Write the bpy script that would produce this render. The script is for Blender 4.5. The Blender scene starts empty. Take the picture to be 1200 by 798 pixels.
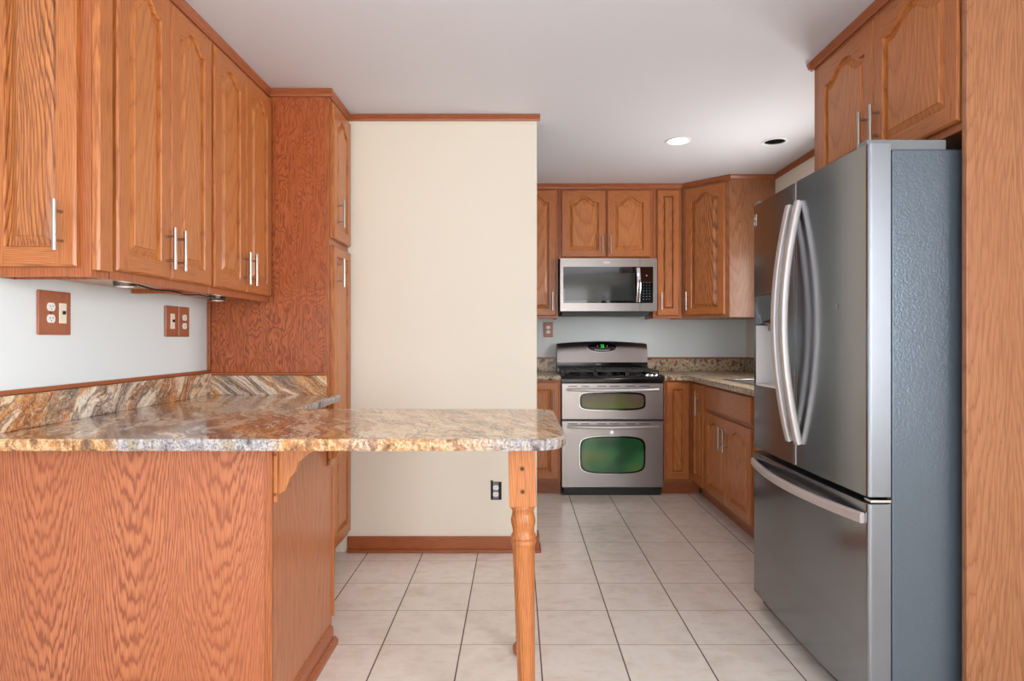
import bpy, math, random
from mathutils import Vector, Matrix
random.seed(7)
PI = math.pi
sc = bpy.context.scene
col = sc.collection

# ------------------------------------------------------------------ camera
cd = bpy.data.cameras.new('camera')
cam = bpy.data.objects.new('camera', cd)
col.objects.link(cam)
cam.location = (0, 0, 1.19)
cam.rotation_euler = (PI / 2, 0, 0)
cd.sensor_fit = 'HORIZONTAL'
cd.sensor_width = 36.0
cd.lens = 36.0 * 733.0 / 1200.0
cd.shift_x = -6.0 / 1200.0
cd.shift_y = -2.0 / 1200.0
cd.clip_start = 0.05
sc.camera = cam

# ------------------------------------------------------------------ world, lights, exposure
w = bpy.data.worlds.new('sky')
sc.world = w
w.use_nodes = True
bg = w.node_tree.nodes['Background']
bg.inputs[0].default_value = (0.86, 0.93, 1.0, 1)
bg.inputs[1].default_value = 1.2

def area(name, loc, rot, sx, sy, power, color):
    l = bpy.data.lights.new(name, 'AREA')
    l.shape = 'RECTANGLE'
    l.size = sx
    l.size_y = sy
    l.energy = power
    l.color = color
    o = bpy.data.objects.new(name, l)
    o.location = loc
    o.rotation_euler = rot
    col.objects.link(o)
    return o

area('window_daylight', (0.0, -2.72, 1.35), (PI / 2, 0, 0), 2.9, 1.8, 98, (1.0, 0.98, 0.96))
area('sink_window_daylight', (2.16, 3.75, 1.5), (0, PI / 2, 0), 0.85, 0.9, 46, (1.0, 0.97, 0.93))
area('dining_window_daylight', (2.16, -0.9, 1.35), (0, PI / 2, 0), 1.5, 1.5, 165, (0.93, 0.97, 1.0))

vs = sc.view_settings
sc.display_settings.display_device = 'sRGB'
vs.view_transform = 'Standard'
vs.look = 'None'
vs.gamma = 1.0
vs.use_curve_mapping = False
vs.exposure = -0.07

# ------------------------------------------------------------------ node helpers
def srgb(r, g, b):
    f = lambda c: (c / 255 / 12.92) if c / 255 <= 0.04045 else ((c / 255 + 0.055) / 1.055) ** 2.4
    return (f(r), f(g), f(b), 1)

class NT:
    def __init__(s, name):
        s.m = bpy.data.materials.new(name)
        s.m.use_nodes = True
        s.t = s.m.node_tree
        s.p = s.t.nodes['Principled BSDF']
    def n(s, typ, **kw):
        x = s.t.nodes.new(typ)
        for k, v in kw.items():
            setattr(x, k, v)
        return x
    def link(s, a, b):
        if isinstance(a, (int, float)):
            b.default_value = a
        elif isinstance(a, tuple):
            b.default_value = a if len(a) == len(b.default_value) else a[:len(b.default_value)]
        else:
            s.t.links.new(a, b)
    def math(s, op, a, b=0.0, c=None):
        x = s.n('ShaderNodeMath', operation=op)
        s.link(a, x.inputs[0])
        s.link(b, x.inputs[1])
        if c is not None:
            s.link(c, x.inputs[2])
        return x.outputs[0]
    def vmath(s, op, a, b):
        x = s.n('ShaderNodeVectorMath', operation=op)
        s.link(a, x.inputs[0])
        s.link(b, x.inputs[1])
        return x.outputs[0]
    def comb(s, a, b, c):
        x = s.n('ShaderNodeCombineXYZ')
        for i, v in enumerate((a, b, c)):
            s.link(v, x.inputs[i])
        return x.outputs[0]
    def sep(s, v):
        x = s.n('ShaderNodeSeparateXYZ')
        s.link(v, x.inputs[0])
        return x.outputs
    def noise(s, v, scale=1.0, detail=2.0, rough=0.5, color=False):
        x = s.n('ShaderNodeTexNoise')
        s.link(v, x.inputs['Vector'])
        x.inputs['Scale'].default_value = scale
        x.inputs['Detail'].default_value = detail
        x.inputs['Roughness'].default_value = rough
        return x.outputs['Color' if color else 'Fac']
    def ramp(s, fac, stops, interp='LINEAR'):
        x = s.n('ShaderNodeValToRGB')
        s.link(fac, x.inputs[0])
        e = x.color_ramp.elements
        x.color_ramp.interpolation = interp
        while len(e) > 1:
            e.remove(e[-1])
        e[0].position, e[0].color = stops[0]
        for p, c in stops[1:]:
            q = e.new(p)
            q.color = c
        return x.outputs[0]
    def fr(s, fac, stops):
        return s.ramp(fac, [(p, (v, v, v, 1)) for p, v in stops])
    def mix(s, fac, a, b, blend='MIX'):
        x = s.n('ShaderNodeMix', data_type='RGBA', blend_type=blend)
        s.link(fac, x.inputs[0])
        s.link(a, x.inputs[6])
        s.link(b, x.inputs[7])
        return x.outputs[2]
    def coord(s, which='Object', rnd=None):
        v = s.n('ShaderNodeTexCoord').outputs[which]
        if rnd:
            r = s.n('ShaderNodeObjectInfo').outputs['Random']
            v = s.vmath('ADD', v, s.comb(s.math('MULTIPLY', r, rnd[0]), s.math('MULTIPLY', r, rnd[1]), s.math('MULTIPLY', r, rnd[2])))
        return v
    def bump(s, h, strength=0.2, dist=0.002):
        x = s.n('ShaderNodeBump')
        x.inputs['Strength'].default_value = strength
        x.inputs['Distance'].default_value = dist
        s.link(h, x.inputs['Height'])
        s.link(x.outputs[0], s.p.inputs['Normal'])
    def set(s, **kw):
        for k, v in kw.items():
            s.link(v, s.p.inputs[k.replace('_', ' ')])

def plain(name, c, rough=0.5, metal=0.0, coat=0.0, spec=0.5):
    k = NT(name)
    k.set(Base_Color=c, Roughness=rough, Metallic=metal, Coat_Weight=coat, Specular_IOR_Level=spec)
    return k.m

def oak(name, light, mid, dark, mode='cath', horiz=False, W=0.29, rough=0.36, A=300.0, B=17.0, rings=60.0, rnd=True, off=0.0, warpk=2.0, jag=0.5, dens=0.0):
    k = NT(name)
    v = k.coord('Object', (7.3, 0.0, 11.7) if rnd else None)
    x, y, z = k.sep(v)[:3]
    if horiz:
        x, z = z, x
    u = k.math('ADD', k.math('ADD', x, off), k.math('MULTIPLY', y, 0.45))
    V = lambda a, b, c: k.comb(k.math('MULTIPLY', u, a), k.math('MULTIPLY', y, b), k.math('MULTIPLY', z, c))
    warp = k.noise(V(5.0, 3.0, 1.1), 1.0, 2.0)
    fine = k.noise(V(55.0, 30.0, 5.0), 1.0, 3.0, 0.6)
    if mode == 'cath':
        q = k.math('DIVIDE', u, W)
        idx = k.math('FLOOR', q)
        uc = k.math('MULTIPLY', k.math('SUBTRACT', k.math('FRACT', q), 0.5), W)
        uc = k.math('ADD', uc, k.math('MULTIPLY', k.math('SUBTRACT', k.noise(k.comb(idx, 0.0, k.math('MULTIPLY', z, 1.4)), 1.0, 1.0), 0.5), 0.09))
        f = k.math('SUBTRACT', k.math('MULTIPLY', z, B), k.math('MULTIPLY', k.math('MULTIPLY', uc, uc), A))
        f = k.math('ADD', f, k.math('MULTIPLY', idx, 3.37))
        f = k.math('ADD', f, k.math('MULTIPLY', warp, warpk))
        f = k.math('ADD', f, k.math('MULTIPLY', fine, jag))
    elif mode == 'straight':
        f = k.math('ADD', k.math('MULTIPLY', u, rings), k.math('MULTIPLY', warp, rings * 0.11))
        f = k.math('ADD', f, k.math('MULTIPLY', fine, 1.1))
    else:
        big = k.noise(V(8.0, 4.0, 2.0), 1.0, 3.0, 0.5)
        f = k.math('ADD', k.math('MULTIPLY', big, 34.0), k.math('MULTIPLY', fine, 3.2))
    g = k.math('FRACT', f)
    c = k.ramp(g, [(0.0, dark), (0.08 + dens, dark if dens else mid), (0.16 + dens, mid), (0.42 + dens, light), (0.80, light), (0.93, mid), (1.0, dark)])
    # ring strength wanders so the lines come and go
    fade = k.fr(k.noise(V(9.0, 4.0, 1.3), 1.0, 2.0), [(0.35, 0.45), (0.62, 0.0)])
    c = k.mix(fade, c, mid)
    pores = k.noise(V(330.0, 120.0, 11.0), 1.0, 1.0)
    pf = k.fr(pores, [(0.48, 0.0), (0.66, 0.7)])
    c = k.mix(pf, c, dark)
    big2 = k.noise(V(2.3, 2.3, 1.2), 1.0, 2.0)
    c = k.mix(k.fr(big2, [(0.35, 0.0), (0.7, 0.3)]), c, mid)
    k.set(Base_Color=c, Roughness=rough, Specular_IOR_Level=0.42)
    k.set(Coat_Weight=0.22, Coat_Roughness=0.16)
    k.bump(k.math('SUBTRACT', k.math('MULTIPLY', g, 0.5), pf), 0.06, 0.001)
    return k.m

L_, M_, D_ = srgb(188, 116, 60), srgb(174, 101, 50), srgb(130, 66, 29)
OAKP = oak('oak_panel', srgb(194, 122, 65), srgb(182, 110, 55), srgb(154, 85, 40), 'cath', W=0.33, A=150, B=6, jag=0.7)
OAKB = oak('oak_bold_panel', srgb(196, 126, 70), srgb(172, 101, 52), srgb(104, 52, 24), 'cath', W=0.27, A=460, B=8, warpk=1.6, jag=1.1, off=0.03, dens=0.06)
OAKV = oak('oak_stile', L_, M_, srgb(138, 72, 33), 'straight', rings=130)
OAKH = oak('oak_rail', L_, M_, srgb(138, 72, 33), 'straight', horiz=True, rings=130)
OAKF = oak('oak_frame', srgb(176, 102, 55), srgb(160, 87, 44), srgb(124, 61, 29), 'straight', rings=120)
OAKT = oak('oak_trim_stained', srgb(170, 95, 51), srgb(156, 83, 44), srgb(124, 62, 32), 'straight', horiz=True, rings=140)
OAKVEN = oak('oak_veneer_red', srgb(190, 117, 76), srgb(172, 98, 61), srgb(132, 68, 40), 'cath', W=0.264, A=560, B=15, rnd=False, off=-0.022, warpk=3.6, jag=2.4, dens=0.09)
OAKROT = oak('oak_plywood_rotary', srgb(186, 103, 57), srgb(168, 86, 44), srgb(124, 57, 26), 'rotary', dens=0.05)
OAKSIDE = oak('oak_side_panel', srgb(184, 116, 76), srgb(174, 105, 66), srgb(150, 86, 52), 'straight', rings=70)
OAKTALL = oak('oak_tall_panel', srgb(168, 114, 78), srgb(158, 103, 68), srgb(128, 78, 48), 'cath', W=0.36, A=240, B=7, jag=1.2, warpk=4.0)
OAKLEG = oak('oak_turned_leg', srgb(190, 120, 66), srgb(176, 105, 54), srgb(140, 76, 36), 'straight', rings=150)
OAKPLATE = oak('oak_switch_plate', srgb(170, 100, 66), srgb(160, 90, 58), srgb(136, 72, 44), 'straight', rings=150)
OAKUND = oak('oak_underside', srgb(196, 142, 96), srgb(188, 132, 86), srgb(166, 112, 70), 'straight', rings=60)
DARKTOE = plain('dark_toe_board', srgb(70, 34, 20), 0.5)

def granite(name, variant):
    k = NT(name)
    v = k.coord('Object')
    wa = k.noise(v, 2.2, 3.0, 0.55, True)
    v2 = k.vmath('ADD', v, k.vmath('MULTIPLY', k.vmath('SUBTRACT', wa, (0.5, 0.5, 0.5)), (0.20, 0.20, 0.20)))
    x, y, z = k.sep(v2)[:3]
    b = k.math('ADD', k.math('MULTIPLY', x, 0.95), k.math('ADD', k.math('MULTIPLY', y, 0.42), k.math('MULTIPLY', z, 1.0 if variant == 'return' else -0.62)))
    along = k.math('SUBTRACT', k.math('MULTIPLY', x, 0.42), y)
    cream, peach, gold, rust = srgb(232, 212, 184), srgb(220, 176, 128), srgb(202, 140, 78), srgb(160, 90, 48)
    grey, slate, char = srgb(194, 182, 172), srgb(146, 138, 136), srgb(78, 68, 66)
    pale = srgb(236, 226, 212)
    sp = k.noise(v, 95.0, 4.0, 0.66)
    if variant == 'edge':
        vv = k.comb(k.math('MULTIPLY', x, 26.0), k.math('MULTIPLY', y, 26.0), k.math('MULTIPLY', z, 12.0))
        n1 = k.noise(vv, 1.0, 4.0, 0.66)
        blotch = k.noise(k.comb(k.math('MULTIPLY', x, 3.2), k.math('MULTIPLY', y, 3.2), 0.0), 1.0, 1.0)
        cw = k.ramp(n1, [(0.30, char), (0.38, srgb(150, 104, 60)), (0.45, gold), (0.52, srgb(216, 186, 140)), (0.58, gold), (0.66, srgb(120, 84, 54)), (0.74, char)])
        cc = k.ramp(n1, [(0.32, char), (0.41, slate), (0.46, srgb(150, 152, 162)), (0.52, srgb(196, 190, 184)), (0.57, srgb(140, 138, 146)), (0.62, srgb(184, 166, 136)), (0.70, char)])
        x0 = k.sep(v)[0]
        t = k.math('DIVIDE', k.math('ADD', k.math('ADD', x0, 1.6), k.math('MULTIPLY', k.math('SUBTRACT', blotch, 0.5), 0.25)), 2.0)
        c = k.mix(k.fr(t, [(0.20, 0.05), (0.23, 0.95), (0.45, 0.95), (0.47, 0.0), (0.56, 0.1), (0.60, 0.5), (0.64, 0.05), (0.72, 0.25), (0.76, 0.9), (0.90, 0.95)]), cw, cc)
        sp = k.noise(v, 150.0, 4.0, 0.7)
        c = k.mix(k.fr(sp, [(0.50, 0.0), (0.64, 0.85)]), c, char)
        k.set(Base_Color=c, Roughness=0.35)
        k.bump(sp, 0.6, 0.002)
        return k.m
    bands = k.noise(k.comb(k.math('MULTIPLY', b, 4.6), k.math('MULTIPLY', along, 0.9), 0.0), 1.0, 7.0, 0.66)
    if variant == 'back':
        sp = k.noise(v, 30.0, 4.0, 0.72)
        c = k.ramp(sp, [(0.34, srgb(48, 38, 32)), (0.43, srgb(108, 88, 66)), (0.49, srgb(170, 150, 122)), (0.55, srgb(204, 192, 170)), (0.61, srgb(150, 116, 76)), (0.68, srgb(70, 54, 42))])
        c = k.mix(k.fr(bands, [(0.45, 0.0), (0.6, 0.35)]), c, srgb(160, 120, 80))
        k.set(Base_Color=c, Roughness=0.28)
        return k.m
    warm = k.ramp(bands, [(0.22, srgb(128, 84, 54)), (0.33, gold), (0.40, peach), (0.455, cream), (0.485, rust), (0.505, gold), (0.545, peach), (0.60, cream), (0.655, gold), (0.70, rust), (0.78, peach)])
    cool = k.ramp(bands, [(0.22, char), (0.33, slate), (0.40, grey), (0.45, pale), (0.485, gold), (0.51, slate), (0.54, char), (0.57, grey), (0.62, pale), (0.67, gold), (0.74, slate)])
    x0, y0, z0 = k.sep(v)[:3]
    if variant == 'return':
        x0 = k.math('ADD', x0, 0.38)
        y0 = k.math('MULTIPLY', y0, 0.555)
    zone = k.noise(k.comb(k.math('MULTIPLY', b, 1.6), k.math('MULTIPLY', along, 0.5), 3.0), 1.7, 3.0)
    # the block this slab was cut from alternates golden and grey-blue zones along its length
    xb = k.math('ADD', k.math('ADD', x0, k.math('MULTIPLY', k.math('SUBTRACT', y0, 1.742), 0.85)), k.math('MULTIPLY', k.math('SUBTRACT', zone, 0.5), 0.5))
    t = k.math('DIVIDE', k.math('ADD', xb, 1.6), 2.0)
    zf = k.fr(t, [(0.16, 0.05), (0.24, 0.9), (0.42, 0.8), (0.47, 0.05), (0.56, 0.0), (0.62, 0.25), (1.0, 0.2)])
    c = k.mix(zf, warm, cool)
    xc = k.math('ADD', k.math('ADD', x0, k.math('MULTIPLY', k.math('SUBTRACT', y0, 1.742), 0.3)), k.math('MULTIPLY', k.math('SUBTRACT', zone, 0.5), 0.3))
    tc = k.math('DIVIDE', k.math('ADD', xc, 1.6), 2.0)
    c = k.mix(k.fr(tc, [(0.55, 0.0), (0.63, 0.62)]), c, srgb(240, 208, 168))
    vein = k.noise(k.comb(k.math('MULTIPLY', b, 10.0), k.math('MULTIPLY', along, 2.6), 7.0), 1.0, 5.0, 0.62)
    vf = k.fr(k.math('ABSOLUTE', k.math('SUBTRACT', vein, 0.5)), [(0.0, 0.85), (0.022, 0.0)])
    c = k.mix(vf, c, srgb(112, 72, 50))
    vein2 = k.noise(k.comb(k.math('MULTIPLY', b, 4.2), k.math('MULTIPLY', along, 1.5), 13.0), 1.0, 6.0, 0.6)
    vf2 = k.fr(k.math('ABSOLUTE', k.math('SUBTRACT', vein2, 0.47)), [(0.0, 0.8), (0.008, 0.45), (0.018, 0.0)])
    c = k.mix(vf2, c, srgb(96, 70, 58))
    c = k.mix(k.fr(sp, [(0.52, 0.0), (0.68, 0.65)]), c, srgb(108, 78, 58))
    sp2 = k.noise(v, 120.0, 3.0, 0.7)
    c = k.mix(k.fr(sp2, [(0.54, 0.0), (0.68, 0.6)]), c, srgb(232, 216, 194))
    k.set(Base_Color=c, Roughness=0.11, Specular_IOR_Level=0.42)
    return k.m
GRAN = granite('granite_gold_grey', 'top')
GRANR = granite('granite_gold_grey_return', 'return')
GRANE = granite('granite_chiseled_edge', 'edge')
GRANB = granite('granite_brown_speckle', 'back')

def paint(name, c, rough=0.6):
    k = NT(name)
    n = k.noise(k.coord('Object'), 90.0, 3.0)
    k.set(Base_Color=c, Roughness=rough)
    k.bump(n, 0.04, 0.001)
    return k.m
CREAM = paint('cream_wall_paint', srgb(233, 225, 210))
WHITEW = paint('cool_white_wall_paint', srgb(222, 230, 234))
CEIL = paint('ceiling_paint', srgb(214, 214, 220))

def tiles():
    k = NT('ceramic_floor_tile')
    v = k.coord('Object')
    x, y, z = k.sep(v)[:3]
    S = 0.306
    def line(c, off, hw):
        f = k.math('FRACT', k.math('DIVIDE', k.math('SUBTRACT', c, off), S))
        d = k.math('SUBTRACT', 0.5, k.math('ABSOLUTE', k.math('SUBTRACT', f, 0.5)))
        return k.math('LESS_THAN', d, hw / S)
    lx = line(x, 0.088, 0.0026)
    ly = line(y, 2.434, 0.0017)
    ix = k.math('FLOOR', k.math('DIVIDE', k.math('SUBTRACT', x, 0.088), S))
    iy = k.math('FLOOR', k.math('DIVIDE', k.math('SUBTRACT', y, 2.434), S))
    wn = k.n('ShaderNodeTexWhiteNoise', noise_dimensions='3D')
    k.link(k.comb(ix, iy, 0.0), wn.inputs['Vector'])
    off = k.vmath('ADD', v, k.vmath('MULTIPLY', wn.outputs['Color'], (9.0, 9.0, 0.0)))
    a = k.noise(off, 6.0, 4.0, 0.6)
    b2 = k.noise(k.vmath('MULTIPLY', off, (8.0, 26.0, 1.0)), 1.0, 3.0, 0.6)
    c = k.ramp(a, [(0.3, srgb(222, 212, 202)), (0.5, srgb(236, 229, 222)), (0.7, srgb(228, 216, 204))])
    c = k.mix(k.fr(b2, [(0.55, 0.0), (0.72, 0.4)]), c, srgb(208, 188, 170))
    c = k.mix(k.math('MULTIPLY', wn.outputs['Value'], 0.16), c, srgb(218, 200, 184))
    c = k.mix(ly, c, srgb(150, 128, 112))
    c = k.mix(lx, c, srgb(96, 74, 62))
    g = k.math('MAXIMUM', lx, ly)
    k.set(Base_Color=c, Roughness=k.math('ADD', 0.24, k.math('MULTIPLY', g, 0.5)), Specular_IOR_Level=0.5)
    k.bump(k.math('SUBTRACT', 1.0, g), 0.5, 0.002)
    return k.m
TILE = tiles()

def steel(name, c, rough, horiz=True, metal=1.0, streak=0.06):
    k = NT(name)
    v = k.coord('Object')
    s_ = (3.0, 3.0, 420.0) if horiz else (420.0, 420.0, 3.0)
    n = k.noise(k.vmath('MULTIPLY', v, s_), 1.0, 2.0)
    k.set(Base_Color=c, Metallic=metal, Roughness=k.math('ADD', rough - streak / 2, k.math('MULTIPLY', n, streak)))
    return k.m
STEEL = steel('brushed_stainless', srgb(160, 154, 152), 0.30)
STEELD = steel('dark_stainless_front', srgb(146, 150, 154), 0.17, streak=0.03)
STEELL = steel('bright_stainless_edge', srgb(136, 140, 148), 0.36, False)
NICKEL = plain('brushed_nickel', srgb(176, 170, 164), 0.30, 1.0)
HANDLE = plain('satin_handle_metal', srgb(206, 200, 200), 0.45, 0.75)
CHROME = plain('chrome', srgb(235, 235, 238), 0.08, 1.0)
BLACK = plain('black_enamel', srgb(14, 14, 15), 0.12)
BLACKM = plain('black_plastic', srgb(20, 20, 21), 0.45)
IRON = plain('cast_iron', srgb(24, 24, 25), 0.42)
BLKGLASS = plain('black_glass', srgb(10, 10, 11), 0.05, 0, 0.5)
IVORY = plain('ivory_plastic', srgb(232, 224, 204), 0.35)
WHITEP = plain('white_plastic', srgb(236, 236, 236), 0.35)
PUCKH = plain('dark_nickel_housing', srgb(96, 90, 84), 0.3, 1.0)
GREYP = plain('grey_plastic', srgb(112, 116, 120), 0.4)
LGREYP = plain('light_grey_plastic', srgb(214, 212, 212), 0.4)
BRASSD = plain('aged_brass_screw', srgb(120, 76, 44), 0.4, 0.7)
SLOT = plain('dark_slot', srgb(12, 12, 12), 0.7)
MARKW = plain('printed_white', srgb(228, 228, 228), 0.5)
MARKY = plain('printed_yellow', srgb(196, 184, 60), 0.5)

def fridge_side():
    k = NT('textured_grey_steel_side')
    n = k.noise(k.coord('Object'), 150.0, 2.0)
    k.set(Base_Color=srgb(94, 105, 117), Metallic=0.4, Roughness=0.27)
    k.bump(n, 0.32, 0.003)
    return k.m
FSIDE = fridge_side()

def oven_glass(name, a, b, d, rough=0.12):
    k = NT(name)
    n = k.noise(k.vmath('MULTIPLY', k.coord('Object'), (3.0, 1.0, 4.0)), 1.0, 1.0)
    c = k.ramp(n, [(0.36, d), (0.48, a), (0.66, b)])
    k.set(Base_Color=c, Roughness=rough, Specular_IOR_Level=0.6)
    return k.m
OVENLOW = oven_glass('green_tinted_oven_glass', srgb(58, 122, 74), srgb(108, 130, 56), srgb(40, 90, 56))
OVENUP = oven_glass('olive_tinted_oven_glass', srgb(98, 88, 70), srgb(96, 104, 50), srgb(104, 82, 80))
MICROGL = plain('grey_microwave_window', srgb(62, 64, 64), 0.08, 0.3)

def emit(name, c, s):
    k = NT(name)
    k.set(Base_Color=c, Emission_Color=c, Emission_Strength=s)
    return k.m
LAMPLENS = emit('lit_lamp_lens', srgb(255, 240, 215), 9.0)
PUCKLENS = emit('lit_puck_lens', srgb(200, 190, 176), 0.12)
GREENLED = emit('green_led_digits', srgb(60, 220, 70), 1.0)

def pane_mat():
    k = NT('window_glass')
    tr = k.n('ShaderNodeBsdfTransparent')
    gl = k.n('ShaderNodeBsdfGlossy')
    gl.inputs['Roughness'].default_value = 0.02
    mx = k.n('ShaderNodeMixShader')
    mx.inputs[0].default_value = 0.07
    k.t.links.new(tr.outputs[0], mx.inputs[1])
    k.t.links.new(gl.outputs[0], mx.inputs[2])
    k.t.links.new(mx.outputs[0], k.t.nodes['Material Output'].inputs[0])
    return k.m
PANE = pane_mat()

# ------------------------------------------------------------------ mesh helpers
class MB:
    def __init__(s):
        s.v, s.f, s.fm, s.fs, s.mats = [], [], [], [], []
    def mi(s, m):
        if m not in s.mats:
            s.mats.append(m)
        return s.mats.index(m)
    def face(s, pts, m, smooth=False):
        i = len(s.v)
        s.v += [tuple(p) for p in pts]
        s.f.append(tuple(range(i, i + len(pts))))
        s.fm.append(s.mi(m)); s.fs.append(smooth)
    def add(s, verts, faces, m, smooth=False):
        i = len(s.v)
        s.v += [tuple(p) for p in verts]
        k = s.mi(m)
        for f in faces:
            s.f.append(tuple(i + j for j in f)); s.fm.append(k); s.fs.append(smooth)
        return s
    def box(s, x0, y0, z0, x1, y1, z1, m):
        v = [(x0, y0, z0), (x1, y0, z0), (x1, y1, z0), (x0, y1, z0), (x0, y0, z1), (x1, y0, z1), (x1, y1, z1), (x0, y1, z1)]
        return s.add(v, [(0, 3, 2, 1), (4, 5, 6, 7), (0, 1, 5, 4), (1, 2, 6, 5), (2, 3, 7, 6), (3, 0, 4, 7)], m)
    def prism(s, poly, z0, z1, m, axis='z', mtop=None):
        """poly: CCW 2-D points; axis z: (x,y); y: poly is (x,z), extruded along y; x: poly is (y,z)"""
        n = len(poly)
        if axis == 'z':
            P = lambda p, h: (p[0], p[1], h)
        elif axis == 'y':
            P = lambda p, h: (p[0], h, p[1])
        else:
            P = lambda p, h: (h, p[0], p[1])
        v = [P(p, z0) for p in poly] + [P(p, z1) for p in poly]
        s.add(v, [(i, (i + 1) % n, n + (i + 1) % n, n + i) for i in range(n)], m)
        s.add(v, [tuple(range(n - 1, -1, -1)), tuple(range(n, 2 * n))], mtop or m)
        return s
    def cyl(s, p0, p1, r, m, n=16, r1=None):
        p0, p1 = Vector(p0), Vector(p1)
        d = (p1 - p0).normalized()
        a = d.orthogonal().normalized(); b = d.cross(a)
        r1 = r if r1 is None else r1
        v = []
        for p, rr in ((p0, r), (p1, r1)):
            for i in range(n):
                t = 2 * PI * i / n
                v.append(p + a * math.cos(t) * rr + b * math.sin(t) * rr)
        s.add(v, [(i, (i + 1) % n, n + (i + 1) % n, n + i) for i in range(n)], m, True)
        s.add(v, [tuple(range(n - 1, -1, -1)), tuple(range(n, 2 * n))], m)
        return s
    def lathe(s, prof, m, c=(0, 0), n=28):
        v = []
        for r, z in prof:
            for i in range(n):
                t = 2 * PI * i / n
                v.append((c[0] + r * math.cos(t), c[1] + r * math.sin(t), z))
        k = len(prof)
        f = [(j * n + i, j * n + (i + 1) % n, (j + 1) * n + (i + 1) % n, (j + 1) * n + i) for j in range(k - 1) for i in range(n)]
        s.add(v, f, m, True)
        s.add(v, [tuple(range(n - 1, -1, -1)), tuple(range((k - 1) * n, k * n))], m)
        return s
    def sweep(s, path, wid, m, a, b, n=12, power=3.5):
        """sweep a rounded rectangle: half width a along fixed axis wid, half thickness b across"""
        path = [Vector(p) for p in path]
        wid = Vector(wid)
        v = []
        for i, p in enumerate(path):
            t = (path[min(i + 1, len(path) - 1)] - path[max(i - 1, 0)]).normalized()
            c = t.cross(wid).normalized()
            for j in range(n):
                th = 2 * PI * (j + 0.5) / n
                ct, st = math.cos(th), math.sin(th)
                e = 2.0 / power
                v.append(p + wid * a * math.copysign(abs(ct) ** e, ct) + c * b * math.copysign(abs(st) ** e, st))
        k = len(path)
        f = [(i * n + j, i * n + (j + 1) % n, (i + 1) * n + (j + 1) % n, (i + 1) * n + j) for i in range(k - 1) for j in range(n)]
        s.add(v, f, m, True)
        s.add(v, [tuple(range(n - 1, -1, -1)), tuple(range((k - 1) * n, k * n))], m)
        return s
    def mesh(s, name):
        me = bpy.data.meshes.new(name)
        me.from_pydata(s.v, [], s.f)
        for m in s.mats:
            me.materials.append(m)
        me.polygons.foreach_set('material_index', s.fm)
        me.polygons.foreach_set('use_smooth', s.fs)
        me.update()
        if any(s.fs):
            me.set_sharp_from_angle(angle=math.radians(42))
        return me

def link(name, me, parent=None, bevel=0.0, loc=(0, 0, 0), seg=2):
    o = bpy.data.objects.new(name, me)
    col.objects.link(o)
    o.location = loc
    if parent:
        o.parent = parent
    if bevel:
        b = o.modifiers.new('bevel', 'BEVEL')
        b.width = bevel
        b.segments = seg
        b.limit_method = 'ANGLE'
        b.angle_limit = math.radians(40)
    return o

def obj(name, mb, parent=None, bevel=0.0, loc=(0, 0, 0), seg=2):
    return link(name, mb.mesh(name), parent, bevel, loc, seg)

def tag(o, label, cat, group=None):
    o['label'] = label; o['category'] = cat
    if group:
        o['group'] = group
    return o

def thing(name, label, cat, loc=(0, 0, 0), rot=0.0, group=None):
    o = bpy.data.objects.new(name, None)
    o.empty_display_size = 0.05
    col.objects.link(o)
    o.location = loc
    o.rotation_euler = (0, 0, rot)
    return tag(o, label, cat, group)

def struct(name, mb, bevel=0.0, parent=None, loc=(0, 0, 0)):
    o = obj(name, mb, parent, bevel, loc)
    if not parent:
        o['kind'] = 'structure'
    return o

# ------------------------------------------------------------------ room shell
XL, XR, YB, YR, H = -1.55, 1.97, 5.38, -2.6, 2.44
XP, YP = 0.11, 3.496       # free end and near face of the partition
struct('floor', MB().box(XL - 0.12, YR - 0.12, -0.08, XR + 0.12, YB + 0.12, 0.0, TILE))
# ceiling with two round can openings
def ceiling():
    m = MB()
    holes = [(1.018, 3.95, 0.066), (1.634, 3.966, 0.066)]
    x0, x1, y0, y1 = XL - 0.12, XR + 0.12, YR - 0.12, YB + 0.12
    ys = [y0, 3.8, 4.12, y1]
    m.face([(x0, ys[0], H), (x0, ys[1], H), (x1, ys[1], H), (x1, ys[0], H)], CEIL)
    m.face([(x0, ys[2], H), (x0, ys[3], H), (x1, ys[3], H), (x1, ys[2], H)], CEIL)
    xs = [x0, 0.85, 1.19, 1.466, 1.80, x1]
    for a, b in ((0, 1), (2, 3), (4, 5)):
        m.face([(xs[a], ys[1], H), (xs[a], ys[2], H), (xs[b], ys[2], H), (xs[b], ys[1], H)], CEIL)
    for (a, b), (cx, cy, r) in zip(((1, 2), (3, 4)), holes):
        n = 32
        for i in range(n):
            t0, t1 = 2 * PI * i / n, 2 * PI * (i + 1) / n
            def sq(t):
                c, s_ = math.cos(t), math.sin(t)
                k = 1 / max(abs(c), abs(s_))
                px, py = c * k, s_ * k
                return (xs[a] + (px + 1) / 2 * (xs[b] - xs[a]), ys[1] + (py + 1) / 2 * (ys[2] - ys[1]), H)
            ci = lambda t: (cx + r * math.cos(t), cy + r * math.sin(t), H)
            m.face([ci(t0), ci(t1), sq(t1), sq(t0)], CEIL)
    z1 = H + 0.2
    m.face([(x0, y0, z1), (x1, y0, z1), (x1, y1, z1), (x0, y1, z1)], CEIL)
    for p, q in (((x0, y0), (x1, y0)), ((x1, y0), (x1, y1)), ((x1, y1), (x0, y1)), ((x0, y1), (x0, y0))):
        m.face([(p[0], p[1], H), (q[0], q[1], H), (q[0], q[1], z1), (p[0], p[1], z1)], CEIL)
    struct('ceiling', m)
ceiling()

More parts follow.
